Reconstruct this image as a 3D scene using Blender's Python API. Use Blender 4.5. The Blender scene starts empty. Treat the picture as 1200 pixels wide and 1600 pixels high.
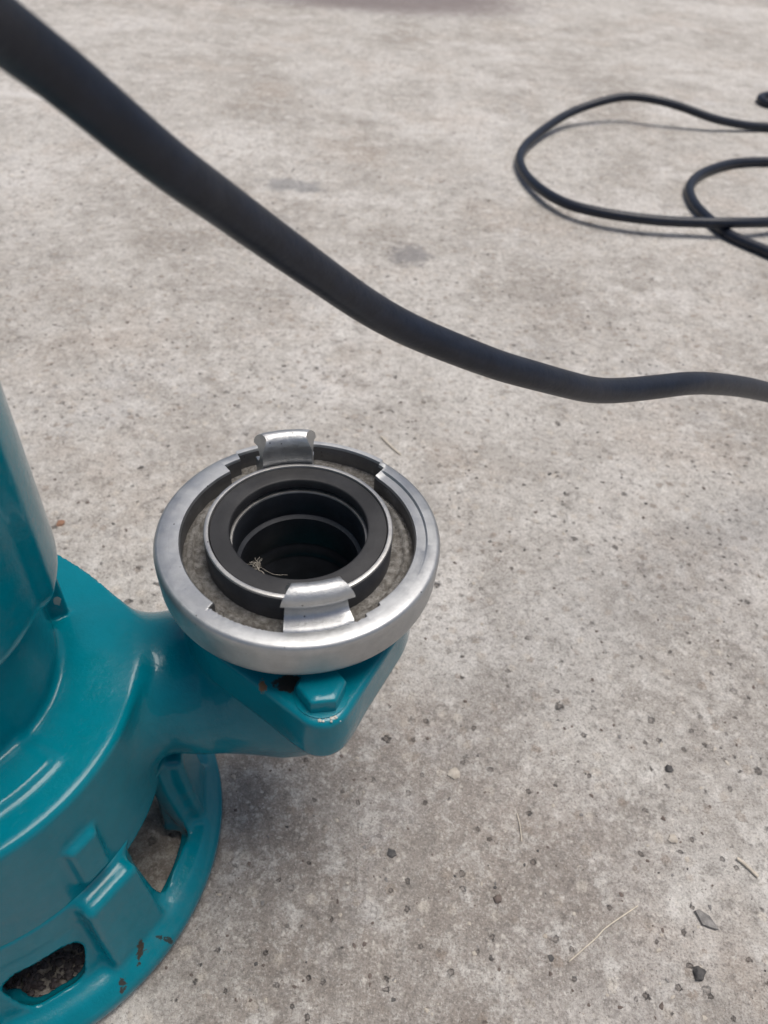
import bpy, math, random
import numpy as np
from mathutils import Matrix, Vector, noise

R = math.radians
random.seed(7)
rng = np.random.default_rng(7)
scene = bpy.context.scene
col = scene.collection

# ------------------------------------------------------------------ camera
PITCH, ROLL, CAM_H = R(44.5), R(5.0), 0.37
F = Vector((0, math.cos(PITCH), -math.sin(PITCH)))
X0 = Vector((1, 0, 0)); U0 = X0.cross(F)
RX = X0 * math.cos(ROLL) + U0 * math.sin(ROLL)
UP = U0 * math.cos(ROLL) - X0 * math.sin(ROLL)
cam_data = bpy.data.cameras.new("camera")
cam = bpy.data.objects.new("camera", cam_data); col.objects.link(cam)
cam.matrix_world = Matrix(((RX.x, UP.x, -F.x, 0), (RX.y, UP.y, -F.y, 0), (RX.z, UP.z, -F.z, CAM_H), (0, 0, 0, 1)))
cam_data.sensor_fit = 'VERTICAL'; cam_data.sensor_height = 36.0
cam_data.lens = 36.0 * 1200 / 1600
cam_data.clip_start = 0.005; cam_data.clip_end = 300
cam_data.dof.use_dof = True
cam_data.dof.focus_distance = 0.29
cam_data.dof.aperture_fstop = 14.5
scene.camera = cam

# ------------------------------------------------------------------ sky and sun (bright overcast)
SUN_EL, SUN_AZ = 78.0, 62.0            # azimuth clockwise from +Y (north)
world = bpy.data.worlds.new("World"); scene.world = world; world.use_nodes = True
nt = world.node_tree; nt.nodes.clear()
sky = nt.nodes.new('ShaderNodeTexSky'); sky.sky_type = 'NISHITA'; sky.sun_disc = False
sky.sun_elevation = R(SUN_EL); sky.sun_rotation = R(SUN_AZ)
sky.air_density = 1.0; sky.dust_density = 5.0; sky.ozone_density = 1.0
bg = nt.nodes.new('ShaderNodeBackground'); bg.inputs['Strength'].default_value = 0.05
wo = nt.nodes.new('ShaderNodeOutputWorld')
nt.links.new(sky.outputs[0], bg.inputs[0]); nt.links.new(bg.outputs[0], wo.inputs[0])
sun_data = bpy.data.lights.new("sun", 'SUN'); sun_data.energy = 1.5; sun_data.angle = R(33)
sun_data.color = (1.0, 0.955, 0.895)
sun = bpy.data.objects.new("sun", sun_data); col.objects.link(sun)
sd = Vector((math.sin(R(SUN_AZ)) * math.cos(R(SUN_EL)), math.cos(R(SUN_AZ)) * math.cos(R(SUN_EL)), math.sin(R(SUN_EL))))
sun.rotation_euler = sd.to_track_quat('Z', 'Y').to_euler()
sun.location = (0.5, -0.5, 3)
scene.view_settings.view_transform = 'Standard'; scene.view_settings.look = 'None'
scene.view_settings.gamma = 1.0; scene.view_settings.exposure = 0.90
scene.view_settings.use_curve_mapping = False
scene.cycles.max_bounces = 8

# ------------------------------------------------------------------ helpers
def link(o, parent=None):
    col.objects.link(o)
    if parent is not None: o.parent = parent
    return o
def tag(o, label=None, cat=None, group=None, kind=None):
    for k, v in (('label', label), ('category', cat), ('group', group), ('kind', kind)):
        if v: o[k] = v
    return o
def empty(name, loc):
    o = bpy.data.objects.new(name, None); o.location = loc; o.empty_display_size = 0.02
    return link(o)
def mesh_obj(name, verts, faces, mat, parent=None, smooth=True, sharp=None):
    me = bpy.data.meshes.new(name)
    me.from_pydata([tuple(map(float, v)) for v in verts], [], [tuple(int(i) for i in f) for f in faces])
    me.update()
    if smooth: me.polygons.foreach_set('use_smooth', [True] * len(me.polygons))
    if sharp: me.set_sharp_from_angle(angle=R(sharp))
    for m in (mat if isinstance(mat, (list, tuple)) else [mat]): me.materials.append(m)
    return link(bpy.data.objects.new(name, me), parent)
def np_obj(name, V, Q, mat, parent=None):
    me = bpy.data.meshes.new(name)
    me.vertices.add(len(V)); me.vertices.foreach_set('co', V.astype(np.float32).ravel())
    me.loops.add(Q.size); me.loops.foreach_set('vertex_index', Q.astype(np.int32).ravel())
    me.polygons.add(len(Q)); me.polygons.foreach_set('loop_start', np.arange(0, Q.size, 4, dtype=np.int32))
    me.update(calc_edges=True); me.validate()
    me.polygons.foreach_set('use_smooth', [True] * len(me.polygons)); me.update()
    me.materials.append(mat)
    return link(bpy.data.objects.new(name, me), parent)
def lathe(profile, seg=256, closed=False):
    n = len(profile); V = []; Fc = []
    for i in range(seg):
        a = 2 * math.pi * i / seg; ca, sa = math.cos(a), math.sin(a)
        for r, z in profile: V.append((r * ca, r * sa, z))
    for i in range(seg):
        j = (i + 1) % seg
        for k in range(n if closed else n - 1):
            l = (k + 1) % n
            Fc.append((i * n + k, j * n + k, j * n + l, i * n + l))
    return V, Fc
def catmull(P, sub):
    P = [Vector(p) for p in P]; P = [2 * P[0] - P[1]] + P + [2 * P[-1] - P[-2]]; out = []
    for i in range(1, len(P) - 2):
        for s in range(sub):
            t = s / sub
            a, b, c, d = P[i - 1], P[i], P[i + 1], P[i + 2]
            out.append(0.5 * ((2 * b) + (c - a) * t + (2 * a - 5 * b + 4 * c - d) * t * t + (3 * b - a - 3 * c + d) * t ** 3))
    out.append(P[-2]); return out
def smooth_path(P, it):
    P = [p.copy() for p in P]
    for _ in range(it):
        Q = [p.copy() for p in P]
        for i in range(1, len(P) - 1): Q[i] = P[i] * 0.5 + (P[i - 1] + P[i + 1]) * 0.25
        P = Q
    return P
def tube(P, rad, seg=20, cap=True):
    """swept tube with parallel-transported frame; rad is a number or f(i, angle)"""
    V = []; Fc = []; n = len(P)
    t = (P[1] - P[0]).normalized(); u = t.orthogonal().normalized()
    for i in range(n):
        t2 = (P[min(i + 1, n - 1)] - P[max(i - 1, 0)]).normalized()
        u = (u - t2 * u.dot(t2)).normalized(); v = t2.cross(u)
        for k in range(seg):
            a = 2 * math.pi * k / seg
            r = rad(i, a) if callable(rad) else rad
            V.append(P[i] + u * (math.cos(a) * r) + v * (math.sin(a) * r))
    for i in range(n - 1):
        for k in range(seg):
            l = (k + 1) % seg
            Fc.append((i * seg + k, i * seg + l, (i + 1) * seg + l, (i + 1) * seg + k))
    if cap:
        Fc.append(tuple(range(seg))[::-1]); Fc.append(tuple((n - 1) * seg + k for k in range(seg)))
    return V, Fc

# ------------------------------------------------------------------ node helpers
class NT:
    def __init__(s, name):
        s.m = bpy.data.materials.new(name); s.m.use_nodes = True
        s.t = s.m.node_tree; s.n = s.t.nodes; s.bsdf = s.n['Principled BSDF']
        s.co = s.n.new('ShaderNodeTexCoord').outputs['Object']
    def L(s, a, b): s.t.links.new(a, b)
    def put(s, sock, v):
        if hasattr(v, 'is_output'): s.L(v, sock)
        elif isinstance(v, (tuple, list)) and len(v) == 3 and sock.type == 'RGBA': sock.default_value = (*v, 1)
        else: sock.default_value = v
    def vec(s, op, a, b=None):
        n = s.n.new('ShaderNodeVectorMath'); n.operation = op; s.put(n.inputs[0], a)
        if b is not None: s.put(n.inputs[3 if op == 'SCALE' else 1], b)
        return n.outputs['Value'] if op in ('LENGTH', 'DISTANCE') else n.outputs[0]
    def math(s, op, a, b=None, c=None, clamp=False):
        n = s.n.new('ShaderNodeMath'); n.operation = op; n.use_clamp = clamp
        s.put(n.inputs[0], a)
        if b is not None: s.put(n.inputs[1], b)
        if c is not None: s.put(n.inputs[2], c)
        return n.outputs[0]
    def noise(s, scale, detail=4, rough=.55, co=None, dist=0, color=False):
        n = s.n.new('ShaderNodeTexNoise'); s.L(co or s.co, n.inputs['Vector'])
        n.inputs['Scale'].default_value = scale; n.inputs['Detail'].default_value = detail
        n.inputs['Roughness'].default_value = rough; n.inputs['Distortion'].default_value = dist
        return n.outputs['Color' if color else 'Fac']
    def vor(s, scale, co=None, rand=1.0, feature='F1'):
        n = s.n.new('ShaderNodeTexVoronoi'); s.L(co or s.co, n.inputs['Vector']); n.feature = feature
        n.inputs['Scale'].default_value = scale; n.inputs['Randomness'].default_value = rand
        return n
    def ramp(s, fac, lo, hi, a=0., b=1., smooth=True):
        n = s.n.new('ShaderNodeMapRange'); n.interpolation_type = 'SMOOTHSTEP' if smooth else 'LINEAR'
        s.put(n.inputs[0], fac)
        for i, v in enumerate((lo, hi, a, b)): s.put(n.inputs[1 + i], v)
        return n.outputs[0]
    def mix(s, fac, a, b, mode='MIX'):
        n = s.n.new('ShaderNodeMix'); n.data_type = 'RGBA'; n.blend_type = mode
        s.put(n.inputs[0], fac); s.put(n.inputs[6], a); s.put(n.inputs[7], b)
        return n.outputs[2]
    def bump(s, h, dist, strength=1.0, prev=None):
        n = s.n.new('ShaderNodeBump'); n.inputs['Strength'].default_value = strength
        n.inputs['Distance'].default_value = dist; s.L(h, n.inputs['Height'])
        if prev is not None: s.L(prev, n.inputs['Normal'])
        return n.outputs[0]
    def sep(s, v):
        n = s.n.new('ShaderNodeSeparateXYZ'); s.L(v, n.inputs[0]); return n.outputs
    def set(s, **k):
        names = dict(color='Base Color', rough='Roughness', metal='Metallic', normal='Normal', coat='Coat Weight',
                     coat_rough='Coat Roughness', spec='Specular IOR Level', aniso='Anisotropic')
        for a, v in k.items(): s.put(s.bsdf.inputs[names[a]], v)
        return s.m
def spots(N, color, rough, items):
    """stains / chips of the paint at fixed places on the object: (centre, radii, colour, raggedness)"""
    for c, rad, rgb, rag in items:
        d = N.vec('SUBTRACT', N.co, c)
        d = N.vec('DIVIDE', d, rad)
        l = N.vec('LENGTH', d)
        l = N.math('ADD', l, N.math('MULTIPLY', N.math('SUBTRACT', N.noise(420, 4, .7), .5), rag))
        m = N.ramp(l, 1.0, .75)
        color = N.mix(m, color, rgb); rough = N.mix(m, rough, (.85, .85, .85))
    return color, rough

# ------------------------------------------------------------------ materials
def teal(name, items=(), dust=0.5):
    N = NT(name)
    a = N.noise(9, 4, .5); b = N.noise(160, 5, .65)
    c = N.mix(N.ramp(a, .3, .7), (.0002, .150, .205), (.0003, .180, .235))
    c = N.mix(N.ramp(b, .35, .75, 0, .25), c, (.001, .125, .155))
    # grime speckle and thin dust
    sp = N.ramp(N.noise(700, 3, .7), .70, .78, 0, .55)
    c = N.mix(N.math('MULTIPLY', sp, N.ramp(N.noise(40, 3, .6), .45, .7)), c, (.06, .055, .045))
    c = N.mix(N.ramp(N.noise(28, 6, .7), .5, .85, 0, .42 * dust), c, (.16, .165, .155))
    r = N.mix(N.ramp(N.noise(60, 5, .7), .3, .75), (.07, .07, .07), (.17, .17, .17))
    c, r = spots(N, c, r, items)
    n = N.bump(N.noise(110, 2, .5), .0006, .4)
    n = N.bump(N.noise(800, 4, .65), .00022, .8, n)
    return N.set(color=c, rough=r, normal=n, spec=.12, coat=.34, coat_rough=.10)

def aluminium(name, base=(.62, .62, .62), rough=(.28, .5), turned=True, dirt=.0, cast=0.):
    N = NT(name)
    x, y, z = N.sep(N.co)[:3]
    rad = N.math('SQRT', N.math('ADD', N.math('MULTIPLY', x, x), N.math('MULTIPLY', y, y)))
    cmb = N.n.new('ShaderNodeCombineXYZ'); N.L(rad, cmb.inputs[0]); N.L(z, cmb.inputs[1])
    lines = N.noise(2600, 3, .6, co=cmb.outputs[0])
    scr = N.noise(190, 6, .75)
    c = N.mix(N.ramp(scr, .25, .8), base, tuple(v * .80 for v in base))
    c = N.mix(N.ramp(lines, .35, .7, 0, .22 if turned else 0), c, tuple(v * .72 for v in base))
    oxide = N.ramp(N.noise(55, 7, .75, dist=.6), .54, .70, 0, .55)
    c = N.mix(oxide, c, (.40, .40, .41))
    if dirt:
        d = N.ramp(N.noise(260, 7, .8), .5 - .25 * dirt, .62)
        c = N.mix(N.math('MULTIPLY', d, .85), c, (.085, .075, .062))
        d2 = N.ramp(N.noise(600, 5, .8), .55, .68)
        c = N.mix(N.math('MULTIPLY', d2, .5), c, (.33, .30, .26))
    # dark nicks
    v = N.vor(420); nick = N.math('MULTIPLY', N.ramp(v.outputs['Distance'], .16, .08), N.ramp(N.sep(v.outputs['Color'])[0], .86, .88))
    c = N.mix(nick, c, (.10, .10, .10))
    r = N.mix(N.ramp(N.noise(120, 6, .7), .3, .7), (rough[0],) * 3, (rough[1],) * 3)
    n = N.bump(lines, .00005, .8 if turned else .0)
    n = N.bump(scr, .00022, .5, n)
    if cast: n = N.bump(N.noise(520, 6, .75), .0012 * cast, 1.0, n)
    return N.set(color=c, rough=r, metal=(.9 if not dirt else .35), normal=n)

M_ring = aluminium('machined_aluminium', (.475, .487, .495), (.38, .54))
M_lug = aluminium('cast_aluminium', (.53, .54, .545), (.32, .50), turned=False, cast=.22)
M_floor = aluminium('dirty_cast_aluminium', (.40, .39, .37), (.45, .75), turned=False, dirt=.66, cast=1.2)
M_tube = aluminium('seal_rim_aluminium', (.52, .515, .50), (.36, .55), turned=False)
M_wall = aluminium('dark_aluminium', (.20, .20, .205), (.45, .65), turned=False)  # darker tone for the inner wall faces of the ring

def rubber(name, base, rough, dust=.15, fine=1.):
    N = NT(name)
    c = N.mix(N.ramp(N.noise(120, 5, .7), .35, .75), base, tuple(v * 1.5 for v in base))
    c = N.mix(N.ramp(N.noise(900, 4, .8), .66, .78, 0, dust), c, (.22, .21, .20))
    c = N.mix(N.ramp(N.noise(35, 5, .7), .5, .8, 0, dust * .6), c, (.12, .12, .12))
    n = N.bump(N.noise(700, 5, .7), .0002 * fine, .6)
    n = N.bump(N.noise(110, 3, .6), .0006 * fine, .5, n)
    return N.set(color=c, rough=rough, normal=n, spec=.4)
M_cable = rubber('cable_rubber', (.0070, .0105, .0200), .42, .16)
M_seal = rubber('seal_rubber', (.022, .022, .023), .55, .35, .5)
M_bore = rubber('bore_black', (.026, .029, .034), .45, .08, .3)
M_black = rubber('sleeve_black', (.035, .036, .040), .5, .25, .3)  # near-black outer face of the inner sleeve

def flat_mat(name, c1, c2, rough=.8, scale=300):
    N = NT(name)
    c = N.mix(N.ramp(N.noise(scale, 4, .7), .3, .7), c1, c2)
    return N.set(color=c, rough=rough, normal=N.bump(N.noise(scale * 2, 4, .7), .0004, .6))
M_straw = flat_mat('dry_straw', (.60, .54, .45), (.46, .41, .34))
M_dark = flat_mat('dark_stone', (.045, .044, .046), (.10, .095, .09))
M_slate = flat_mat('slate_grey', (.13, .125, .12), (.26, .25, .24))
M_pale = flat_mat('pale_stone', (.50, .46, .40), (.36, .32, .27))
M_brown = flat_mat('brown_stone', (.15, .12, .105), (.10, .08, .07))
M_rust = flat_mat('leaf_brown', (.26, .14, .09), (.20, .11, .07))
M_crumb = flat_mat('white_crumb', (.62, .60, .54), (.45, .42, .36))
M_web = flat_mat('web_fibre', (.62, .58, .50), (.42, .38, .32))

# ---- worn concrete
def concrete():
    N = NT('worn_concrete')
    warp = N.vec('SCALE', N.vec('SUBTRACT', N.noise(60, 4, .6, color=True), (.5, .5, .5)), .010)
    co = N.vec('ADD', N.co, warp)
    warp2 = N.vec('SCALE', N.vec('SUBTRACT', N.noise(420, 3, .6, color=True), (.5, .5, .5)), .0022)
    co2 = N.vec('ADD', N.co, warp2)
    big = N.noise(2.6, 6, .62, co=co); mid = N.noise(11, 8, .68, co=co); sm = N.noise(48, 8, .72, co=co)
    fine = N.noise(230, 6, .75); grain = N.noise(900, 4, .8)
    c = N.mix(N.ramp(big, .36, .62), (.335, .312, .285), (.485, .470, .446))
    md2 = N.noise(5.2, 7, .66, co=N.vec('ADD', co, (7.3, 2.2, 0)))
    c = N.mix(N.ramp(md2, .51, .62, 0, .8), c, (.62, .605, .585))
    c = N.mix(N.ramp(md2, .47, .34, 0, .55), c, (.275, .250, .222))
    c = N.mix(N.ramp(mid, .44, .62, 0, .70), c, (.53, .515, .49))
    c = N.mix(N.ramp(mid, .48, .30, 0, .55), c, (.285, .268, .248))
    # brownish soiling and painted-in shade near the pump, pinkish and bluish cement wash elsewhere
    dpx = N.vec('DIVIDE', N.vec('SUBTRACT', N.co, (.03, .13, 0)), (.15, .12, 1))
    soil_shade = N.ramp(N.math('ADD', N.vec('LENGTH', dpx), N.math('MULTIPLY', N.math('SUBTRACT', mid, .5), 2.0)), 1.3, .3, 0, .55)
    c = N.mix(soil_shade, c, (.195, .162, .140))
    pink = N.ramp(N.noise(6.5, 6, .65), .50, .66, 0, .38); c = N.mix(pink, c, (.44, .375, .32))
    blue = N.ramp(N.noise(8.5, 6, .7, co=N.vec('ADD', co, (3.1, 1.7, 0))), .56, .70, 0, .40); c = N.mix(blue, c, (.50, .505, .515))
    # crumbly mottling, a few millimetres to a few centimetres
    c = N.mix(N.ramp(sm, .50, .68, 0, .70), c, (.64, .63, .605))
    c = N.mix(N.ramp(sm, .47, .30, 0, .75), c, (.205, .190, .174))
    m3 = N.noise(125, 7, .78, co=co)
    c = N.mix(N.ramp(m3, .52, .68, 0, .55), c, (.66, .645, .615))
    c = N.mix(N.ramp(m3, .46, .30, 0, .70), c, (.170, .157, .145))
    # aggregate showing through, ragged
    ag = N.vor(120, co2); agc = N.sep(ag.outputs['Color'])
    am = N.math('MULTIPLY', N.ramp(N.math('ADD', ag.outputs['Distance'], N.math('MULTIPLY', N.math('SUBTRACT', fine, .5), .9)), .42, .22), N.ramp(agc[1], .62, .72))
    c = N.mix(N.math('MULTIPLY', am, .62), c, N.mix(agc[0], (.23, .185, .15), (.60, .56, .50)))
    ag2 = N.vor(330, co2); ag2c = N.sep(ag2.outputs['Color'])
    am2 = N.math('MULTIPLY', N.ramp(ag2.outputs['Distance'], .50, .20), N.ramp(ag2c[1], .45, .65))
    c = N.mix(N.math('MULTIPLY', am2, .55), c, N.mix(ag2c[0], (.15, .135, .12), (.66, .63, .58)))
    # grain
    c = N.mix(N.ramp(fine, .52, .30, 0, .65), c, (.160, .150, .140))
    c = N.mix(N.ramp(fine, .54, .72, 0, .45), c, (.66, .65, .63))
    c = N.mix(N.ramp(grain, .52, .30, 0, .75), c, (.12, .11, .10))
    c = N.mix(N.ramp(grain, .54, .72, 0, .55), c, (.76, .74, .71))
    # pits, ragged and of many sizes
    zone = N.ramp(N.noise(9, 4, .6), .40, .60)
    jit = N.math('MULTIPLY', N.math('SUBTRACT', N.noise(520, 5, .75), .5), .55)
    def pit(scale, keep, rmin, rvar, add):
        v = N.vor(scale, N.vec('ADD', co2, add)); q = N.sep(v.outputs['Color'])
        rr = N.math('MULTIPLY_ADD', N.math('MULTIPLY', q[2], q[2]), rvar, rmin)
        return N.math('MULTIPLY', N.ramp(N.math('SUBTRACT', N.math('ADD', v.outputs['Distance'], jit), rr), .05, -.03), N.ramp(q[0], keep, keep + .02))
    pit1 = N.math('MULTIPLY', pit(75, .72, .02, .11, (0, 0, 0)), N.ramp(zone, 0, 1, .3, 1))
    pit2 = pit(150, .66, .03, .17, (.7, .3, 0))
    pits = N.math('MAXIMUM', pit1, N.math('MULTIPLY', pit2, N.ramp(zone, 0, 1, .9, .5)))
    rim = N.math('MULTIPLY', N.ramp(sm, .40, .26), 1.0)
    c = N.mix(N.math('MULTIPLY', pits, .70), c, N.mix(N.noise(60, 2, .5), (.050, .046, .044), (.15, .125, .108)))
    # separate long marks: two dark scuffs, far shadow bands painted into the colour
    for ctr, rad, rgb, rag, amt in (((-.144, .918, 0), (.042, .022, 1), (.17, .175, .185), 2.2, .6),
                                    ((.003, .766, 0), (.022, .026, 1), (.15, .15, .16), 4.0, .6),
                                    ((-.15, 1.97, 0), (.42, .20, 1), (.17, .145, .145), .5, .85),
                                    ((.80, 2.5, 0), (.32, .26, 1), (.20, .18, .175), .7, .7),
                                    ((-.55, 1.15, 0), (.20, .012, 1), (.62, .61, .60), 1.0, .5)):
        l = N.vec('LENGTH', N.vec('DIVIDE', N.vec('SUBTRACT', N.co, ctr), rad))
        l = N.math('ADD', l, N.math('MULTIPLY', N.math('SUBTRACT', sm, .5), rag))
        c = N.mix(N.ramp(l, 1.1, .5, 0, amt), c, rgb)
    c = N.mix(1.0, c, (1.10, 1.088, 1.072), 'MULTIPLY')
    h = N.math('ADD', N.math('MULTIPLY', fine, .35), N.math('MULTIPLY', grain, .12))
    h = N.math('ADD', h, N.math('MULTIPLY', sm, .8))
    h = N.math('ADD', h, N.math('MULTIPLY', m3, .5))
    h = N.math('SUBTRACT', h, N.math('MULTIPLY', pits, .60))
    h = N.math('ADD', h, N.math('MULTIPLY', am, .10))
    n = N.bump(h, .0034, 1.0)
    return N.set(color=c, rough=N.ramp(fine, .2, .8, .72, .95), normal=n, spec=.3)
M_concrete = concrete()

# ------------------------------------------------------------------ ground
def hgt(x, y):
    return .0016 * (noise.noise(Vector((x * 5, y * 5, 0))) ) + .0007 * noise.noise(Vector((x * 31, y * 31, 3)))
xs = sorted(set([-30, -12, -5, -2.5] + [round(-1.2 + .02 * i, 4) for i in range(131)] + [2.5, 5, 12, 30]))
ys = sorted(set([-30, -12, -5, -2, -.6] + [round(-.1 + .02 * i, 4) for i in range(136)] + [3.5, 6, 12, 30]))
gv = []
for y in ys:
    for x in xs:
        e = min(1, max(0, (1.3 - abs(x)) / .3)) * min(1, max(0, (2.6 - y) / .3)) * min(1, max(0, (y + .1) / .1))
        gv.append((x, y, hgt(x, y) * e - .0012))
nx = len(xs)
gf = [(j * nx + i, j * nx + i + 1, (j + 1) * nx + i + 1, (j + 1) * nx + i) for j in range(len(ys) - 1) for i in range(nx - 1)]
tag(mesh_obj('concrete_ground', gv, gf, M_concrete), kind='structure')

# ------------------------------------------------------------------ signed distance modelling (for the castings)
def ln(*a): return np.sqrt(sum(v * v for v in a))
def smin(a, b, k):
    h = np.clip(.5 + .5 * (b - a) / k, 0, 1); return b * (1 - h) + a * h - k * h * (1 - h)
def smax(a, b, k): return -smin(-a, -b, k)
def cyl(X, Y, Z, cx, cy, r, z0, z1, e=.002):
    dx = np.hypot(X - cx, Y - cy) - (r - e); dz = np.abs(Z - (z0 + z1) / 2) - ((z1 - z0) / 2 - e)
    return np.minimum(np.maximum(dx, dz), 0) + ln(np.maximum(dx, 0), np.maximum(dz, 0)) - e
def capsule(X, Y, Z, a, b, ra, rb):
    a = np.array(a); b = np.array(b); d = b - a
    t = np.clip(((X - a[0]) * d[0] + (Y - a[1]) * d[1] + (Z - a[2]) * d[2]) / (d @ d), 0, 1)
    return ln(X - a[0] - t * d[0], Y - a[1] - t * d[1], Z - a[2] - t * d[2]) - (ra + (rb - ra) * t)
def extr(d2, Z, z0, z1, e):
    dx = d2 + e; dz = np.abs(Z - (z0 + z1) / 2) - ((z1 - z0) / 2 - e)
    return np.minimum(np.maximum(dx, dz), 0) + ln(np.maximum(dx, 0), np.maximum(dz, 0)) - e
def box_at(X, Y, Z, c, ang, h, e):
    """box centred at c, rotated by ang about z, half sizes h"""
    ca, sa = math.cos(ang), math.sin(ang)
    u = (X - c[0]) * ca + (Y - c[1]) * sa; v = -(X - c[0]) * sa + (Y - c[1]) * ca; w = Z - c[2]
    q = [np.abs(u) - h[0] + e, np.abs(v) - h[1] + e, np.abs(w) - h[2] + e]
    return np.minimum(np.maximum(np.maximum(q[0], q[1]), q[2]), 0) + ln(*[np.maximum(k, 0) for k in q]) - e
def uneven(X, Y, p, ra, q, rb):
    """2-D rounded wedge between circle p (ra) and circle q (rb)"""
    d = np.array(q, float) - np.array(p, float); h = math.hypot(*d); d /= h
    px = (X - p[0]) * -d[1] + (Y - p[1]) * d[0]; py = (X - p[0]) * d[0] + (Y - p[1]) * d[1]
    px = np.abs(px); b = (ra - rb) / h; a = math.sqrt(1 - b * b); k = -b * px + a * py
    return np.where(k < 0, ln(px, py) - ra, np.where(k > a * h, ln(px, py - h) - rb, px * a + py * b - ra))
def surface(f, lo, hi, s):
    ax = [np.arange(lo[i], hi[i] + s, s) for i in range(3)]
    X, Y, Z = np.meshgrid(*ax, indexing='ij', sparse=False)
    D = f(X, Y, Z).astype(np.float32); neg = D < 0
    nx, ny, nz = D.shape
    cnt = np.zeros((nx - 1, ny - 1, nz - 1), np.int8)
    for i in (0, 1):
        for j in (0, 1):
            for k in (0, 1): cnt += neg[i:nx - 1 + i, j:ny - 1 + j, k:nz - 1 + k]
    act = (cnt > 0) & (cnt < 8)
    idx = -np.ones(act.shape, np.int64); I = np.argwhere(act); idx[act] = np.arange(len(I))
    P = np.zeros((len(I), 3)); W = np.zeros(len(I))
    for a in range(3):
        for u in (0, 1):
            for v in (0, 1):
                o = [0, 0, 0]; b, c = [q for q in range(3) if q != a]; o[b] = u; o[c] = v; e = list(o); e[a] = 1
                d0 = D[I[:, 0] + o[0], I[:, 1] + o[1], I[:, 2] + o[2]]; d1 = D[I[:, 0] + e[0], I[:, 1] + e[1], I[:, 2] + e[2]]
                m = (d0 < 0) != (d1 < 0); t = np.where(m, d0 / np.where(m, d0 - d1, 1), 0)
                pos = np.tile(np.array(o, float), (len(I), 1)); pos[:, a] = t
                P[m] += pos[m]; W += m
    V = (I + P / W[:, None]) * s + np.array(lo)
    for _ in range(3):   # settle the points on the true surface
        d = f(V[:, 0], V[:, 1], V[:, 2]); e = s * .25; g = []
        for a in range(3):
            q = V.copy(); q[:, a] += e; p = V.copy(); p[:, a] -= e
            g.append((f(q[:, 0], q[:, 1], q[:, 2]) - f(p[:, 0], p[:, 1], p[:, 2])) / (2 * e))
        g = np.stack(g, 1); st = g * (d / np.maximum((g * g).sum(1), .25))[:, None]
        V -= np.clip(st, -s * .4, s * .4)
    Q = []
    for a in range(3):
        sl0 = [slice(None)] * 3; sl1 = [slice(None)] * 3; sl0[a] = slice(0, -1); sl1[a] = slice(1, None)
        A_, B_ = neg[tuple(sl0)], neg[tuple(sl1)]
        E = np.argwhere(A_ != B_); b, c = (a + 1) % 3, (a + 2) % 3
        E = E[(E[:, b] > 0) & (E[:, c] > 0) & (E[:, b] < D.shape[b] - 1) & (E[:, c] < D.shape[c] - 1)]
        fl = A_[E[:, 0], E[:, 1], E[:, 2]]
        def cell(db, dc):
            q = E.copy(); q[:, b] += db; q[:, c] += dc; return idx[q[:, 0], q[:, 1], q[:, 2]]
        q = np.stack([cell(-1, -1), cell(0, -1), cell(0, 0), cell(-1, 0)], 1)
        q[~fl] = q[~fl][:, ::-1]; Q.append(q)
    return V, np.concatenate(Q)

# ------------------------------------------------------------------ the pump
AX, AY = -.160, .142
pump = empty('submersible_pump', (AX, AY, 0))
tag(pump, 'glossy teal cast submersible pump with round base, silver hose coupling on its outlet', 'pump')
CX, CY = -.0285 - AX, .1823 - AY          # outlet centre in the pump's own space
HZ = .178                                  # top of the coupling ring
FA = R(-74); FU = np.array([math.cos(FA), math.sin(FA)])
def polar(a, r): return (r * math.cos(R(a)), r * math.sin(R(a)))

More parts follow.
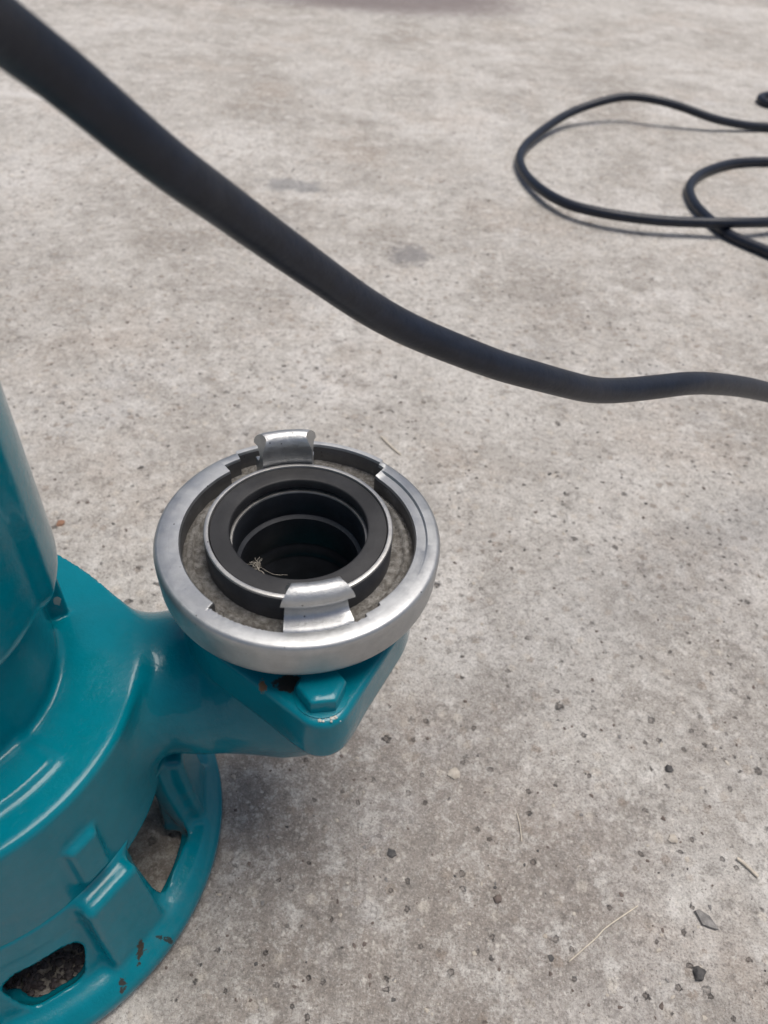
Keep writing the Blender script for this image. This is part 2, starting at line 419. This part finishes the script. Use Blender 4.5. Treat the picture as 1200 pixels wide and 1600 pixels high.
def casing(X, Y, Z):
    th = np.degrees(np.arctan2(Y, X))
    body = cyl(X, Y, Z, 0, 0, .0768, .058, .125, .0030) + .0044 * np.exp(-((th - 58) / 36) ** 2)
    # low spiral bulge toward the outlet
    neck = capsule(X, Y, Z, (.030, .018, .094), (CX - .030, CY - .008, .098), .0300, .0270)
    neck = smin(neck, capsule(X, Y, Z, (CX - .034, CY - .010, .0985), (CX - .010, CY - .006, .101), .0292, .0345), .008)
    riser = cyl(X, Y, Z, CX - .004, CY - .002, .0345, .104, .146, .004)
    d = smin(body, neck, .012)
    d = smin(d, riser, .014)
    # oval two-bolt flange
    c0 = (CX, CY); c1 = (CX + FU[0] * .0500, CY + FU[1] * .0500); c2 = (CX - FU[0] * .0500, CY - FU[1] * .0500)
    fl = np.minimum(uneven(X, Y, c0, .0425, c1, .0100), uneven(X, Y, c0, .0425, c2, .0100))
    d = smin(d, extr(fl, Z, .1300, .1515, .0022), .0035)
    d = smin(d, cyl(X, Y, Z, CX, CY, .0385, .145, .1618, .001), .003)
    # webs under the bolt bosses
    for s in (1, -1):
        q = (CX + s * FU[0] * .047, CY + s * FU[1] * .047)
        d = smin(d, capsule(X, Y, Z, (q[0], q[1], .139), (CX + s * FU[0] * .022, CY + s * FU[1] * .022, .100), .0085, .016), .008)
    # shaft neck, collar and ribs above the volute
    d = smin(d, cyl(X, Y, Z, 0, 0, .0475, .11, .176, .002), .003)
    col_ = cyl(X, Y, Z, 0, 0, .0625, .11, .1268, .0010)
    cut = -(X * math.cos(R(-112)) + Y * math.sin(R(-112))) + .000
    d = smin(d, smax(col_, cut, .004), .004)
    for a, r, w in ((44, .0495, .0024), (130, .049, .006)):
        c = polar(a, r); d = smin(d, box_at(X, Y, Z, (c[0], c[1], .146), R(a), (.006, w, .030), .002), .001)
    # small gusset on the side of the casing
    c = polar(-31, .0765); d = smin(d, box_at(X, Y, Z, (c[0], c[1], .088), R(-31), (.0035, .0055, .013), .0015), .004)
    # bore
    d = smax(d, -cyl(X, Y, Z, CX, CY, .0265, .092, .20, .004), .001)
    d = smax(d, -capsule(X, Y, Z, (CX, CY, .10), (CX - .07, CY - .02, .098), .020, .020), .003)
    return d
items = [((.0727, .0285, .1225), (.0013, .0013, .003), (.25, .05, .06), .3),
         ((-.160 + .160 + .0395, .0345, .134), (.0014, .0016, .0025), (.34, .34, .32), 1.6),
         ((CX - .0060, CY - .0455, .1515), (.0016, .0028, .003), (.16, .095, .05), 2.4),
         ((CX - .0150, CY - .0440, .1500), (.0030, .0018, .003), (.15, .09, .05), 2.4),
         ((CX + .0175, CY - .0545, .1515), (.0024, .0010, .003), (.36, .36, .32), 2.8),
         ((CX + .0030, CY - .0440, .1515), (.0060, .0040, .002), (.03, .028, .026), 1.2)]
M_teal = teal('teal_enamel', items)
V, Q = surface(casing, (-.082, -.082, .052), (.182, .100, .180), .00125)
np_obj('pump_casing', V, Q, M_teal, pump)

def motor(X, Y, Z):
    r = np.hypot(X, Y); a = np.degrees(np.arctan2(Y, X))
    # wide raised pads leave flat recesses between them; the pad edge shows as a soft vertical crease
    e = np.clip((a - 2) / 7, 0, 1); e2 = np.clip((a + 120) / 7, 0, 1)
    rad = .0553 + .0030 * (e * e * (3 - 2 * e) + 1 - e2 * e2 * (3 - 2 * e2))
    z0 = .164; k = .013
    dx = r - (rad - k); dz = np.maximum(z0 + k - Z, Z - (.330 - k))
    return np.minimum(np.maximum(dx, dz), 0) + ln(np.maximum(dx, 0), np.maximum(dz, 0)) - k
V, Q = surface(motor, (-.066, -.066, .160), (.066, .066, .335), .0016)
np_obj('motor_housing', V, Q, teal('teal_enamel_motor', (), 1.0), pump)

def stand(X, Y, Z):
    r = np.hypot(X, Y); a = np.degrees(np.arctan2(Y, X))
    # foot ring: flat pad with a rounded crest
    ring = cyl(X, Y, Z, 0, 0, .0965, .0006, .0150, .002)
    ring = smax(ring, ((r - .0885) * .62 + (Z - .0135)) / 1.17, .0030)
    ring = smax(ring, ((.0885 - r) * .22 + (Z - .0135)) / 1.02, .0030)
    ring = smin(ring, np.hypot(r - .0880, Z - .0092) - .0052, .0025)
    # skirt wall leaning outward to the ring
    t = np.clip((.066 - Z) / .058, 0, 1); rw = .0735 + .0095 * t ** 1.5
    wall = np.maximum(np.abs(r - rw) - .0030, np.maximum(.003 - Z, Z - .066))
    d = smin(ring, wall, .006)
    d = smin(d, cyl(X, Y, Z, 0, 0, .0762, .052, .068, .003), .004)
    # windows
    for am, hw, zc, hz, e in ((-9, .0150, .036, .030, .004), (-53.5, .0168, .0262, .0188, .012), (-98, .015, .0260, .0180, .010),
                              (35, .015, .034, .024, .005), (80, .015, .034, .022, .005), (125, .015, .034, .022, .005),
                              (170, .015, .034, .022, .005), (-143, .015, .034, .022, .005)):
        c = polar(am, .080)
        c = polar(am, .0595); d = smax(d, -box_at(X, Y, Z, (c[0], c[1], zc), R(am), (.0235, hw, hz), e), .002)
    # legs: raised blocks between the windows
    for am, zt in ((-31, .0655), (13, .0655), (-77, .060), (57, .06), (102, .06), (148, .06), (-165, .06), (-120, .06)):
        ca, sa = math.cos(R(am)), math.sin(R(am))
        u = X * ca + Y * sa; v = -X * sa + Y * ca
        tt = np.clip((zt - Z) / zt, 0, 1); out = .0850 + .0065 * tt ** 1.6
        hw = .0115 + .0020 * tt
        b = smax(np.abs(v) - hw, smax(u - out, .070 - u, .002), .003)
        b = smax(b, smax(Z - zt, .003 - Z, .002), .004)
        d = smin(d, b, .0035)
    d = smax(d, -cyl(X, Y, Z, 0, 0, .0700, -.01, .054, .003), .002)
    d = smax(d, -cyl(X, Y, Z, 0, 0, .0790, -.01, .0085, .002), .002)
    return d
P1 = polar(-33, .0905)
items2 = [((P1[0], P1[1], .012), (.0011, .0052, .008), (.040, .036, .028), 3.4),
          ((*polar(-27, .094), .008), (.0045, .0010, .006), (.03, .045, .045), 3.6),
          ((*polar(-33, .086), .006), (.008, .003, .008), (.06, .055, .045), 3.2),
          ((*polar(-40, .0935), .009), (.0012, .003, .006), (.04, .042, .04), 3.6)]
V, Q = surface(stand, (-.100, -.100, -.002), (.100, .100, .071), .0014)
np_obj('base_stand', V, Q, teal('teal_enamel_base', items2, .9), pump)

# flange bolts
def bolt():
    V = []; Fc = []; prof = ((1.12, 0), (1.12, .0006), (1.0, .0007), (1.0, .0056), (.97, .0063), (.90, .0067), (.60, .0069))
    rr = .0081; ns = 36
    for s, z in prof:
        for k in range(ns):
            a = 2 * math.pi * k / ns; m = math.cos(math.pi / 6) / math.cos((a % (math.pi / 3)) - math.pi / 6)
            m = min(m, .99); r = rr * s * (1 if s > 1.1 else m if s > .7 else .95)
            V.append((r * math.cos(a), r * math.sin(a), z))
    for i in range(len(prof) - 1):
        for k in range(ns):
            l = (k + 1) % ns; Fc.append((i * ns + k, i * ns + l, (i + 1) * ns + l, (i + 1) * ns + k))
    Fc.append(tuple((len(prof) - 1) * ns + k for k in range(ns)))
    return V, Fc
bv, bf = bolt()
b1 = mesh_obj('bolt', bv, bf, M_teal, pump, sharp=35)
b1.location = (CX + FU[0] * .0485, CY + FU[1] * .0485, .1513); b1.rotation_euler.z = R(12)
b2 = b1.copy(); link(b2, pump); b2.location = (CX - FU[0] * .0485, CY - FU[1] * .0485, .1513)

# ------------------------------------------------------------------ hose coupling
def sstep(x): x = max(0, min(1, x)); return x * x * (3 - 2 * x)
def inner(th):
    th = (th + 180) % 360 - 180
    r = .0401
    def seg(a0, a1, v, e=.6):
        nonlocal r
        if a0 <= th <= a1: r = v
    seg(57, 128, .0468); seg(128, 136.5, .0440); seg(54, 57, .0455)
    seg(-123, -52, .0424 + .0004 * noise.noise(Vector((th * .9, 0, 0))) + .0003 * noise.noise(Vector((th * 3, 4, 0)))); seg(-52, -44, .0412)
    return r
def coupling_ring():
    base = [(.0, -.0082), (.0, -.0010), (.0005, -.0001), (.0017, 0)]
    outer_ = [(.0438, 0), (.0441, -.0), (.0444, 0), (.0474, .0), (.0482, -.0003), (.0487, -.0009), (.0490, -.0018), (.0490, -.0042),
              (.0487, -.0128), (.0482, -.0148), (.0469, -.0161), (.0440, -.0166), (.0300, -.0166)]
    V = []; Fc = []; seg = 720; n = len(base) + len(outer_)
    for i in range(seg):
        th = 360 * i / seg; a = R(th); ri = inner(th); tt = (th + 180) % 360 - 180
        ramp = sstep((tt + 30) / 60) * sstep((56 - tt) / 6) if -30 < tt < 56 else 0
        for k, (r, z) in enumerate(base + outer_):
            if k < len(base): rr = ri + r; zz = z
            else: rr = max(r, ri + .0018 + .00012 * (k - len(base))) if k < len(base) + 4 else r; zz = z
            if k in (1, 2, 3, 4): zz -= .0009 * ramp
            if k == 5: zz -= .0004 * ramp
            V.append((rr * math.cos(a), rr * math.sin(a), zz))
    for i in range(seg):
        j = (i + 1) % seg
        for k in range(n - 1): Fc.append((i * n + k, j * n + k, j * n + k + 1, i * n + k + 1))
    return V, Fc
cv, cf = coupling_ring()
coup = mesh_obj('hose_coupling', cv, cf, [M_ring, M_wall], pump, sharp=32)
for p in coup.data.polygons:
    if p.index % 16 == 0: p.material_index = 1
coup.location = (CX, CY, HZ)
coup['label'] = 'silver aluminium claw coupling ring'

fv, ff = lathe([(.0484, -.0076), (.0389, -.0080), (.0384, -.0064), (.0368, -.0062), (.0364, -.0080), (.0345, -.0083), (.0335, -.0078), (.0305, -.0085)], 240)
fv = [(x, y, z + .00035 * noise.noise(Vector((x * 330, y * 330, 0))) + .0002 * noise.noise(Vector((x * 900, y * 900, 5)))) for x, y, z in fv]
mesh_obj('recess_floor', fv, ff, M_floor, coup)
tv, tf = lathe([(.0322, -.0086), (.0322, .0024), (.0319, .0030), (.0313, .0032), (.0306, .0031), (.0304, .0026), (.0304, -.004)], 240)
me_t = mesh_obj('inner_sleeve', tv, tf, [M_black, M_tube], coup, sharp=40)
for p in me_t.data.polygons:
    if (p.index % 6) in (1, 2, 3, 4, 5): p.material_index = 1
sv, sf = lathe([(.0302, -.003), (.0302, .0022), (.0300, .0025), (.0270, .0026), (.0242, .0026), (.0238, .0025), (.0235, .0021), (.0235, -.0012), (.0255, -.0020)], 240)
mesh_obj('rubber_seal', sv, sf, M_seal, coup, sharp=50)
ov, of = lathe([(.0262, -.0028), (.0230, -.0028), (.0229, -.0030), (.0228, -.0034), (.0223, -.0125), (.0226, -.0130), (.0226, -.0142), (.0212, -.0152), (.0212, -.0170),
                (.0219, -.0290), (.0222, -.0295), (.0222, -.0305), (.0217, -.0312), (.0217, -.036), (.0219, -.0365), (.0219, -.0375), (.0215, -.038), (.0215, -.070)], 240)
me_o = mesh_obj('bore_sleeve', ov, of, [M_bore, M_tube], coup, sharp=50)
for p in me_o.data.polygons:
    if (p.index % 17) in (0, 1, 2): p.material_index = 1

def lug():
    prof = [(.0326, -.0078, .0092), (.0327, .003, .0092), (.0328, .0095, .0090), (.0330, .0108, .0086), (.0336, .0126, .0078), (.0347, .0139, .0073), (.0362, .0146, .0078),
            (.0379, .0144, .0089), (.0394, .0134, .0101), (.0404, .0119, .0111), (.0408, .0103, .0116), (.0405, .0092, .0116), (.0396, .0086, .0106), (.0385, .0080, .0100),
            (.0374, .0068, .0099), (.0373, .0042, .0100), (.0377, .0026, .0102), (.0386, .0014, .0104), (.0399, .0008, .0107), (.0414, .0006, .0110), (.0424, .0003, .0112), (.0429, -.0003, .0112), (.0431, -.0078, .0112)]
    st = 26; n = len(prof); V = []; Fc = []
    for i in range(st + 1):
        t = -1 + 2 * i / st
        for r, z, hw in prof:
            a = t * hw / r
            zz = z - (.0003 * abs(t) ** 8 if z > .0085 else 0)
            V.append((r * math.cos(a), r * math.sin(a), zz + (.00008 if z > .003 else 0) * noise.noise(Vector((r * 900, a * 60, z * 500)))))
    for i in range(st):
        for k in range(n):
            l = (k + 1) % n; Fc.append((i * n + k, (i + 1) * n + k, (i + 1) * n + l, i * n + l))
    Fc.append(tuple(range(n))); Fc.append(tuple(st * n + k for k in range(n))[::-1])
    return V, Fc
lv, lf = lug()
l1 = mesh_obj('lug', lv, lf, M_lug, coup, sharp=38); l1.rotation_euler.z = R(-73.5)
l2 = l1.copy(); link(l2, coup); l2.rotation_euler.z = R(105.5)

# ------------------------------------------------------------------ debris on the coupling
def fibre(P, r, seg=6, sub=6): return tube(catmull(P, sub), r, seg)
def join(parts):
    V = []; Fc = []
    for v, f in parts:
        o = len(V); V += [tuple(p) for p in v]; Fc += [tuple(i + o for i in q) for q in f]
    return V, Fc
wc = Vector((-.0285 - .0140, .1823 - .0075, HZ - .011)); parts = []
for k in range(34):
    a = random.uniform(0, 2 * math.pi); l = random.uniform(.0008, .0024); b = wc + Vector((random.gauss(0, .0006), random.gauss(0, .0007), random.gauss(0, .0006)))
    d = Vector((math.cos(a) * l * .8, math.sin(a) * l, random.uniform(-.001, .0025)))
    q = Vector((random.gauss(0, .0003), random.gauss(0, .0003), random.gauss(0, .0003)))
    parts.append(fibre([b, b + d * .35 + q, b + d * .7 - q * .5, b + d], .00007, 5, 3))
parts.append(fibre([wc, wc + Vector((.0006, -.0016, .001)), wc + Vector((.0016, -.0034, .0012)), wc + Vector((.0026, -.0042, .0020)), wc + Vector((.0040, -.0062, .0030))], .00013, 5, 5))
parts.append(fibre([wc + Vector((-.0055, .001, 0)), wc + Vector((-.003, .0004, -.0004)), wc + Vector((.0, 0, 0)), wc + Vector((.006, -.0025, -.001)), wc + Vector((.011, -.0015, -.002))], .00005, 5, 5))
wv, wf = join(parts)
tag(mesh_obj('plant_wisp', wv, wf, M_web), 'tiny dry grass wisp caught inside the dark bore of the silver coupling', 'plant debris')

def stone(r, flat=.6, seed=0, sub=1, ang=0.25):
    import bmesh
    bm = bmesh.new(); bmesh.ops.create_icosphere(bm, subdivisions=sub, radius=1)
    for v in bm.verts:
        n = noise.noise(v.co * 1.7 + Vector((seed * 3.1, 0, 0)))
        v.co *= 1 + ang * 2 * n; v.co.z *= flat; v.co *= r
    V = [v.co.copy() for v in bm.verts]; Fc = [tuple(v.index for v in f.verts) for f in bm.faces]; bm.free()
    return V, Fc
parts = []
for k in range(26):
    t = random.uniform(-1, 1); a = R(-70) + t * .19
    v, f = stone(random.uniform(.0002, .00065), .7, k)
    r0 = .0305 + random.uniform(-.0008, .0014)
    o = Vector((-.0285 + r0 * math.cos(a), .1823 + r0 * math.sin(a), HZ + .0030)); parts.append(([p + o for p in v], f))
cv_, cf_ = join(parts)
tag(mesh_obj('dirt_crumbs', cv_, cf_, M_crumb, smooth=False), 'pale dirt crumbs on the black seal behind the front lug', 'dirt', kind='stuff')
parts = []
for k in range(24):
    v, f = stone(random.uniform(.00015, .0005), .7, k + 50)
    o = Vector((AX + CX + FU[0] * .0575 + random.gauss(0, .0018), AY + CY + FU[1] * .0575 + random.gauss(0, .0009), .1516)); parts.append(([p + o for p in v], f))
cv_, cf_ = join(parts)
tag(mesh_obj('sand_crumbs', cv_, cf_, M_crumb, smooth=False), 'whitish sand crumbs beside the teal bolt on the flange corner', 'dirt', kind='stuff')

# ------------------------------------------------------------------ cables
FG = [(-0.0760, 0.1150, 0.3520), (-0.0711, 0.1296, 0.3414), (-0.0688, 0.1411, 0.3338), (-0.0625, 0.1502, 0.3231), (-0.0521, 0.1604, 0.3085), (-0.0408, 0.1761, 0.2907),
      (-0.0254, 0.1927, 0.2704), (-0.0053, 0.2109, 0.2463), (0.0201, 0.2231, 0.2294), (0.0411, 0.2335, 0.2169), (0.0638, 0.2474, 0.2037), (0.0872, 0.2657, 0.1894),
      (0.1095, 0.2811, 0.1830), (0.1302, 0.2947, 0.1774), (0.1577, 0.3174, 0.1643), (0.2001, 0.3523, 0.1391), (0.2760, 0.4080, 0.0938), (0.3843, 0.4774, 0.0387),
      (.47, .54, .0120), (.56, .62, .0050), (.66, .74, .0050), (.74, .88, .0050)]
FG = [(-.150, .10, .345), (-.130, .088, .372), (-.098, .098, .370)] + FG
p = smooth_path(catmull(FG, 14), 45)
p = [q + Vector((0, 0, .0007 * noise.noise(Vector((i * .055, 3, 0))))) for i, q in enumerate(p)]
RC = .00525
cv_, cf_ = tube(p, lambda i, a: RC * (1 + .012 * noise.noise(Vector((i * .12, math.cos(a), math.sin(a))))), 40)
tag(mesh_obj('power_cable', cv_, cf_, M_cable), 'thick black rubber cable sagging diagonally across in front of the concrete', 'cable')
A_ = [(0.5289, 1.2734, 0.0052), (0.487, 1.2627, 0.0079), (0.4362, 1.2525, 0.0159), (0.3885, 1.2544, 0.0265), (0.3503, 1.2559, 0.0326), (0.308, 1.2622, 0.0326), (0.267, 1.2456, 0.028),
      (0.2207, 1.2165, 0.0183), (0.1832, 1.1663, 0.012), (0.1515, 1.1053, 0.0086), (0.1381, 1.0618, 0.0077), (0.1351, 1.0274, 0.0077), (0.1402, 0.9841, 0.0084), (0.1547, 0.9378, 0.0106),
      (0.1778, 0.9001, 0.0127), (0.2054, 0.8811, 0.0142), (0.2408, 0.8712, 0.0149), (0.2846, 0.8699, 0.0142), (0.3294, 0.8738, 0.0145), (0.3673, 0.878, 0.0158), (0.4165, 0.8946, 0.0135),
      (0.4803, 0.9285, 0.0060), (0.543, 0.9521, 0.0052), (.64, .985, .0052), (.74, 1.05, .0052), (.775, 1.12, .0052), (.73, 1.165, .0052), (.66, 1.15, .0052)]
B_ = [(0.6002, 1.1289, 0.0052), (0.5398, 1.1287, 0.0052), (0.484, 1.1224, 0.0052), (0.4356, 1.1063, 0.0052), (0.3978, 1.077, 0.0052), (0.3687, 1.0439, 0.0052), (0.3484, 1.0017, 0.0052),
      (0.3432, 0.9572, 0.0052), (0.348, 0.9211, 0.0052), (0.3604, 0.88, 0.0050), (0.3762, 0.8567, 0.0048), (0.3985, 0.8341, 0.0052), (0.4296, 0.7993, 0.0052), (0.4701, 0.7782, 0.0052),
      (.54, .76, .0052), (.64, .78, .0052), (.76, .86, .0052)]
C_ = [(.90, 1.42, .0052), (.74, 1.375, .0052), (.64, 1.370, .0052), (0.598, 1.3806, 0.0052), (0.5640, 1.395, 0.0052), (0.5590, 1.420, 0.0052), (0.578, 1.442, 0.0052), (0.612, 1.446, 0.0052),
      (.68, 1.43, .0052), (.74, 1.36, .0140), (.72, 1.30, .0150), (.62, 1.287, .0060)]
p = smooth_path(catmull(C_ + A_ + B_, 12), 10)
cv_, cf_ = tube(p, .00575, 24)
tag(mesh_obj('power_cable', cv_, cf_, M_cable), 'black cable lying in loose loops on the concrete farther back at the right', 'cable')

# ------------------------------------------------------------------ things lying on the concrete
def ground_z(x, y): return hgt(x, y) - .0012
def place_stone(name, x, y, r, mat, label, cat, flat=.55, seed=1, sub=2, rz=0, sc=(1, 1)):
    v, f = stone(r, flat, seed, sub)
    o = mesh_obj(name, v, f, mat, sharp=35); o.location = (x, y, ground_z(x, y) + r * flat * .45); o.rotation_euler.z = rz; o.scale = (*sc, 1)
    return tag(o, label, cat)
place_stone('pebble', .155, .107, .0029, M_dark, 'round black pebble near the lower right corner, largest stone on the concrete', 'pebble', .7, 3)
place_stone('pebble', .0676, .1305, .0019, M_brown, 'small dark brown pebble left of the long straw stalk', 'pebble', .6, 5)
place_stone('pebble', .0177, .1473, .0021, M_dark, 'small dark pebble on the stained concrete below the pump outlet', 'pebble', .5, 8)
place_stone('pebble', .1612, .2035, .0022, M_dark, 'small black pebble above a pair of dark specks at right middle', 'pebble', .6, 11)
place_stone('pebble', .0478, .1902, .0030, M_pale, 'cream coloured flat pebble right of the pump outlet', 'pebble', .35, 12)
place_stone('pebble', .1557, .1660, .0022, M_pale, 'small whitish pebble left of the short pale wood chip', 'pebble', .5, 15)
place_stone('dry_leaf_scrap', -.2106, .3412, .0028, M_rust, 'tiny reddish brown leaf scrap on the concrete beside the teal motor', 'leaf scrap', .35, 18)
# slate chip: thin angular flake
sl = [(-.0052, .0030), (-.0032, .0040), (.0012, .0012), (.0048, -.0042), (.0030, -.0046), (-.0028, -.0030)]
v = [(x, y, -.0008) for x, y in sl] + [(x * .92, y * .92, .0010 + .0004 * math.sin(x * 900)) for x, y in sl]
f = [tuple(range(6, 12))] + [(i, (i + 1) % 6, 6 + (i + 1) % 6, 6 + i) for i in range(6)] + [tuple(range(6))[::-1]]
o = mesh_obj('slate_chip', v, f, M_slate, smooth=False); o.location = (.1637, .1300, ground_z(.1637, .13) + .0006)
tag(o, 'dark grey diamond shaped stone chip above the round black pebble', 'stone chip')
def straw(pts, r, label, cat='straw', flat=.5):
    P = [Vector((x, y, ground_z(x, y) + z)) for x, y, z in pts]
    v, f = tube(catmull(P, 8), lambda i, a: r * (1 + .15 * noise.noise(Vector((i * .4, a, 1)))), 8)
    return tag(mesh_obj('straw_stalk', v, f, M_straw), label, cat)
straw([(.0975, .1070, .0006), (.110, .1168, .0012), (.1165, .1225, .0014), (.1325, .1330, .0007)], .00035, 'long thin dry straw stalk lying diagonally on the concrete at lower right')
straw([(.1854, .1592, .0010), (.189, .1560, .0011), (.1936, .1512, .0009)], .00085, 'short pale flat wood chip at the right edge of the concrete')
straw([(-.0075, .459, .0008), (.000, .449, .0012), (.0085, .440, .0008)], .0007, 'short pale straw piece on the concrete behind the coupling')
straw([(.0790, .172, .0005), (.0800, .165, .0009), (.0804, .158, .0005)], .00028, 'hair thin pale stalk standing almost straight below the pump outlet')

# loose grit and exposed aggregate, far too many to count
import bmesh as _b
bm = _b.new(); _b.ops.create_icosphere(bm, subdivisions=1, radius=1)
IV = np.array([v.co[:] for v in bm.verts]); IF = np.array([[v.index for v in f.verts] for f in bm.faces]); bm.free()
GN = 9000; Vs = []; Fs = []; mats = []
for k in range(GN):
    y = .03 + 1.55 * rng.random() ** 1.7; x = rng.uniform(-.35 - .5 * y, .30 + .45 * y)
    if (x - AX) ** 2 + (y - AY) ** 2 < .098 ** 2: continue
    r = .00025 + .0011 * rng.random() ** 4.5
    s = IV * (1 + .8 * (rng.random((len(IV), 1)) - .5)) * np.array([r * rng.uniform(.8, 1.5), r * rng.uniform(.7, 1.2), r * .45])
    a = rng.uniform(0, 6.28); ca, sa = math.cos(a), math.sin(a)
    s = s @ np.array([[ca, sa, 0], [-sa, ca, 0], [0, 0, 1]]) + np.array([x, y, ground_z(x, y) + r * .10])
    Fs.append(IF + len(Vs) * len(IV)); Vs.append(s)
    mats += [int(rng.choice([0, 1, 1, 1, 2, 3, 3, 3]))] * len(IF)
VV = np.concatenate(Vs); FF = np.concatenate(Fs)
me = bpy.data.meshes.new('concrete_grit')
me.from_pydata(VV.tolist(), [], FF.tolist()); me.update()
for m in (M_slate, M_brown, M_dark, M_pale): me.materials.append(m)
me.polygons.foreach_set('material_index', mats)
o = link(bpy.data.objects.new('concrete_grit', me))
tag(o, 'loose grit and small exposed stones scattered over the concrete', 'grit', kind='stuff')

# dark gravel that has gathered under the pump base
Vs = []; Fs = []
for k in range(900):
    a = R(rng.uniform(-100, -38)); rr = rng.uniform(.040, .0765)
    x, y = AX + rr * math.cos(a), AY + rr * math.sin(a)
    r = rng.uniform(.0006, .0015)
    v = IV * (1 + .9 * (rng.random((len(IV), 1)) - .5)) * np.array([r * rng.uniform(.8, 1.4), r, r * .75])
    Fs.append(IF + len(Vs) * len(IV)); Vs.append(v + np.array([x, y, .0006 + r * .3]))
me = bpy.data.meshes.new('gravel'); me.from_pydata(np.concatenate(Vs).tolist(), [], np.concatenate(Fs).tolist()); me.update()
me.materials.append(flat_mat('dark_gravel', (.10, .085, .088), (.035, .030, .032), .6, 120))
o = link(bpy.data.objects.new('gravel', me))
tag(o, 'dark gravel seen through the openings of the teal pump base', 'gravel', kind='stuff')
